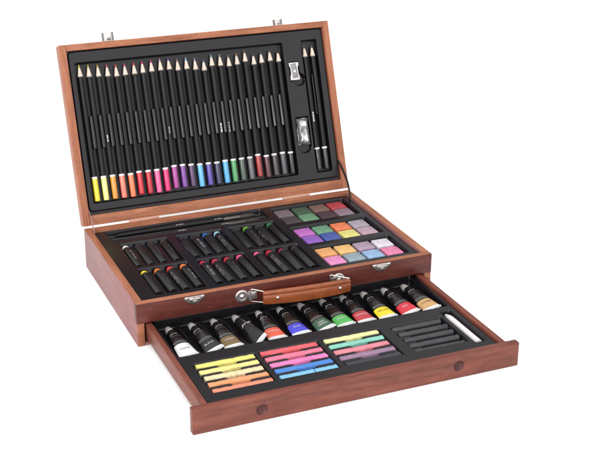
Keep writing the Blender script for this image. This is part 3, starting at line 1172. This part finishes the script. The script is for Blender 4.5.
LOGO = text_geo('pro', 0.60, 0.35)
ACR = text_geo('ACRYLIC', 0.30)
SUB = text_geo('ACRYLIC COLOUR', 0.15)
NAMES = {}
for ti, (n, c, word, rl, _) in enumerate(TUBES):
    P0 = Vector((TEND[ti], -8.12, 2.16))           # folded end
    P1 = Vector((TCAP[ti], -0.75, 1.83))
    d = (P1-P0)
    yv = d.normalized()
    xv = yv.cross(Vector((0, 0, 1))).normalized()
    zv = xv.cross(yv)
    m = Matrix((xv, yv, zv)).transposed().to_4x4()
    m = m @ Matrix.Rotation(math.radians(-rl), 4, 'Y')
    m.translation = P0*S
    left = TUBES[ti-1][0] if ti else None
    rgt = TUBES[ti+1][0] if ti < 11 else None
    nm2 = {'plain black': 'black'}.get(n, n)
    if ti == 0:
        lab = 'white paint tube at the left end of the tube row, lettered WHITE'
    elif ti == 11:
        lab = 'tan ochre paint tube at the right end of the tube row'
    elif n == 'black':
        lab = 'black paint tube lettered BLACK, between the white and olive brown tubes'
    elif n == 'plain black':
        lab = 'black paint tube rolled on its side, between the olive brown and orange red tubes'
    else:
        lab = f'black paint tube with {nm2} label, between the {left.replace("plain ", "")} and {rgt.replace("plain ", "")} tubes'
    o = empty('paint_tube', label=lab, cat='paint tube', group='paint tubes in the drawer')
    o.matrix_world = m
    cl = 2.70 if ti == 0 else 2.42
    cr_ = 0.02 if ti == 0 else 0.66
    ph = random.uniform(0, 6)
    dents = (lambda v, ph=ph: 0.22*max(0, math.sin(v*1.9+ph))*max(0, min(1, (TB-0.6-v)/2)))
    lm = plain('tube_label', tint(c, 0.68), 0.3, var=0.08, vscale=120, bump=0.55, bscale=180)
    if ti == 0:
        from_bm('colour_label', tube_seg(0.0, cl, 14, cap_start=True), lm, o)
    else:
        from_bm('folded_end', tube_seg(0.0, cr_, 4, cap_start=True), TUBEWHITE, o)
        from_bm('colour_label', tube_seg(cr_, cl, 10), lm, o)
    from_bm('tube_body', tube_seg(cl, TB+0.42, 22, cap_end=True), TUBEBLACK, o)
    # the end is folded over once: a thin raised strip
    fold = box_bm(-1.11, 1.11, 0.0, 0.30, 0.05, 0.115, 0.02)
    from_bm('crimp_fold', fold, TUBEWHITE, o)
    t = lathe([(0.30, TB+0.38), (0.45, TB+0.44), (0.475, TB+0.5), (0.455, TB+0.9), (0.37, TB+1.50), (0.33, TB+1.54), (0, TB+1.54)], 20)
    from_bm('cap', t, CAP, o, angle=40)
    pcs = []
    if n == 'plain black':
        pcs.append(on_tube(text_geo('pro', 0.72, 0.35), 0.35, 4.3))
        mapped('lettering', pcs, INK, o)
    else:
        mapped('lettering', [on_tube(LOGO, -0.12, 5.15)], INK_SOFT, o)
        mapped('lettering', [on_tube(SUB, 0.05, 4.55)], INK_GREY, o)
        # grey strip with the small print
        a3 = []
        strip_v, strip_f = [], []
        for j in range(2):
            for i in range(15):
                uu = -0.80+1.6*i/14
                strip_v.append((uu, (-0.22 if j == 0 else 0.22), 0))
        for i in range(14):
            strip_f.append((i, i+1, 16+i, 15+i))
        mapped('print_strip', [on_tube((strip_v, strip_f), 0, cl+0.42, 0.012)], TUBEGREY, o)
        mapped('lettering', [on_tube(ACR, 0, cl+0.42, 0.022)], INK_DARK, o)
    if word:
        parts = word.split()
        pc = []
        for q, wd in enumerate(parts):
            g_ = text_geo(wd, 0.38)
            pc.append(on_tube(g_, 0, cl-0.70-0.42*q if ti else 1.55, 0.02))
        mapped('lettering', pc, INK_DARK if n in ('white', 'yellow', 'tan ochre') else INK, o)

# ------------------------------------------------------------------ pastel sticks
ST = [[('lemon yellow', (240, 226, 110)), ('warm yellow', (240, 222, 130)), ('cream', (245, 215, 165)), ('orange', (245, 150, 95)), ('salmon orange', (242, 132, 100))],
      [('coral red', (235, 82, 90)), ('rose pink', (235, 110, 140)), ('hot pink', (238, 115, 180)), ('cobalt blue', (60, 120, 205)), ('light blue', (115, 185, 228))],
      [('pale yellow green', (232, 232, 155)), ('mint', (125, 200, 180)), ('salmon pink', (230, 125, 140)), ('mauve', (145, 110, 140)), ('dark grey', (72, 70, 76))]]
SN = ['left', 'middle', 'right']
OB5 = ['rearmost', 'second from back', 'third from back', 'fourth from back', 'front']


def stick_mesh(x0, x1, sag=0.0, seed=0):
    rg = random.Random(seed)
    t = box_bm(x0, x1, -SA/2, SA/2, 0, SA, 0.09, 2)
    bmesh.ops.subdivide_edges(t, edges=[e for e in t.edges if e.calc_length() > 1.0], cuts=16, use_grid_fill=True)
    for v in t.verts:
        if abs(v.co.y) > SA/2-0.10 and v.co.z > SA-0.10:
            d = rg.random()**3*0.05
            v.co += Vector((0, -math.copysign(d, v.co.y), -d))
    for v in t.verts:
        if abs(v.co.x-x0) < 0.2 or abs(v.co.x-x1) < 0.2:
            v.co += Vector((rg.uniform(-.03, .03), rg.uniform(-.02, .02), rg.uniform(-.03, .02)))
    return t


for si in range(3):
    xa, xb = SLOT[si]
    L = xb-xa
    for k in range(5):
        n, c = ST[si][k]
        c = tuple(int(q_+(255-q_)*0.13) for q_ in c) if n != 'dark grey' else c
        mt = plain('pastel_chalk', tint(c, 0.70), 0.85, spec=0.2, var=0.09, vscale=260, bump=0.5, bscale=520)
        brk = {(0, 2): 0.53, (1, 4): 0.60}.get((si, k))
        zz = SZ-SA+0.01
        pieces = [(0, L, '')] if brk is None else [(0, L*brk-0.04, 'left'), (L*brk+0.05, L, 'right')]
        for (pa, pb, side) in pieces:
            ln = pb-pa
            o = from_bm('pastel_stick', stick_mesh(-ln/2, ln/2, seed=si*50+k*7+int(pa)), mt, None)
            o.location = Vector((xa+(pa+pb)/2+random.uniform(-.05, .05), ROWY[k], zz))*S
            o.rotation_euler = (0, 0, random.uniform(-0.006, 0.006) + (0.012 if side == 'right' else 0))
            if side:
                lab = f'{side} piece of the broken {n} pastel stick in the {SN[si]} drawer slot'
            else:
                lab = f'{n} pastel stick, {OB5[k]} in the {SN[si]} coloured drawer slot'
            tag(o, lab, 'pastel stick', 'pastel sticks in the drawer')

xa, xb = SLOT[3]
for k in range(5):
    L = xb-xa
    t = lathe([(0, -L/2), (0.34, -L/2+0.02), (0.40, -L/2+0.1), (0.41, 0), (0.40, L/2-0.1), (0.33, L/2-0.02), (0, L/2)], 14, axis='X')
    rg = random.Random(k)
    for v in t.verts:
        v.co += Vector((0, rg.uniform(-.012, .012), rg.uniform(-.012, .012)))
    o = from_bm('charcoal_stick', t, CHARCOAL)
    o.location = Vector(((xa+xb)/2+random.uniform(-.15, .15), ROWY[k]+0.02, SZ-0.12-SA+0.43))*S
    o.rotation_euler = (0, 0, random.uniform(-0.01, 0.01))
    tag(o, f'dark grey charcoal stick, {OB5[k]} in the right hand drawer slot', 'charcoal stick', 'charcoal sticks in the drawer')

t = lathe([(0, 0), (0.30, 0.01), (0.40, 0.06), (0.41, 0.5), (0.41, 6.3), (0.36, 6.8), (0.10, 7.65), (0, 7.7)], 18)
o = from_bm('paper_stump', t, PAPER)
o.location = Vector((34.68, -17.3, SZ-0.80+0.42))*S
tag(o, 'white paper blending stump lying at the right end of the drawer', 'paper stump')
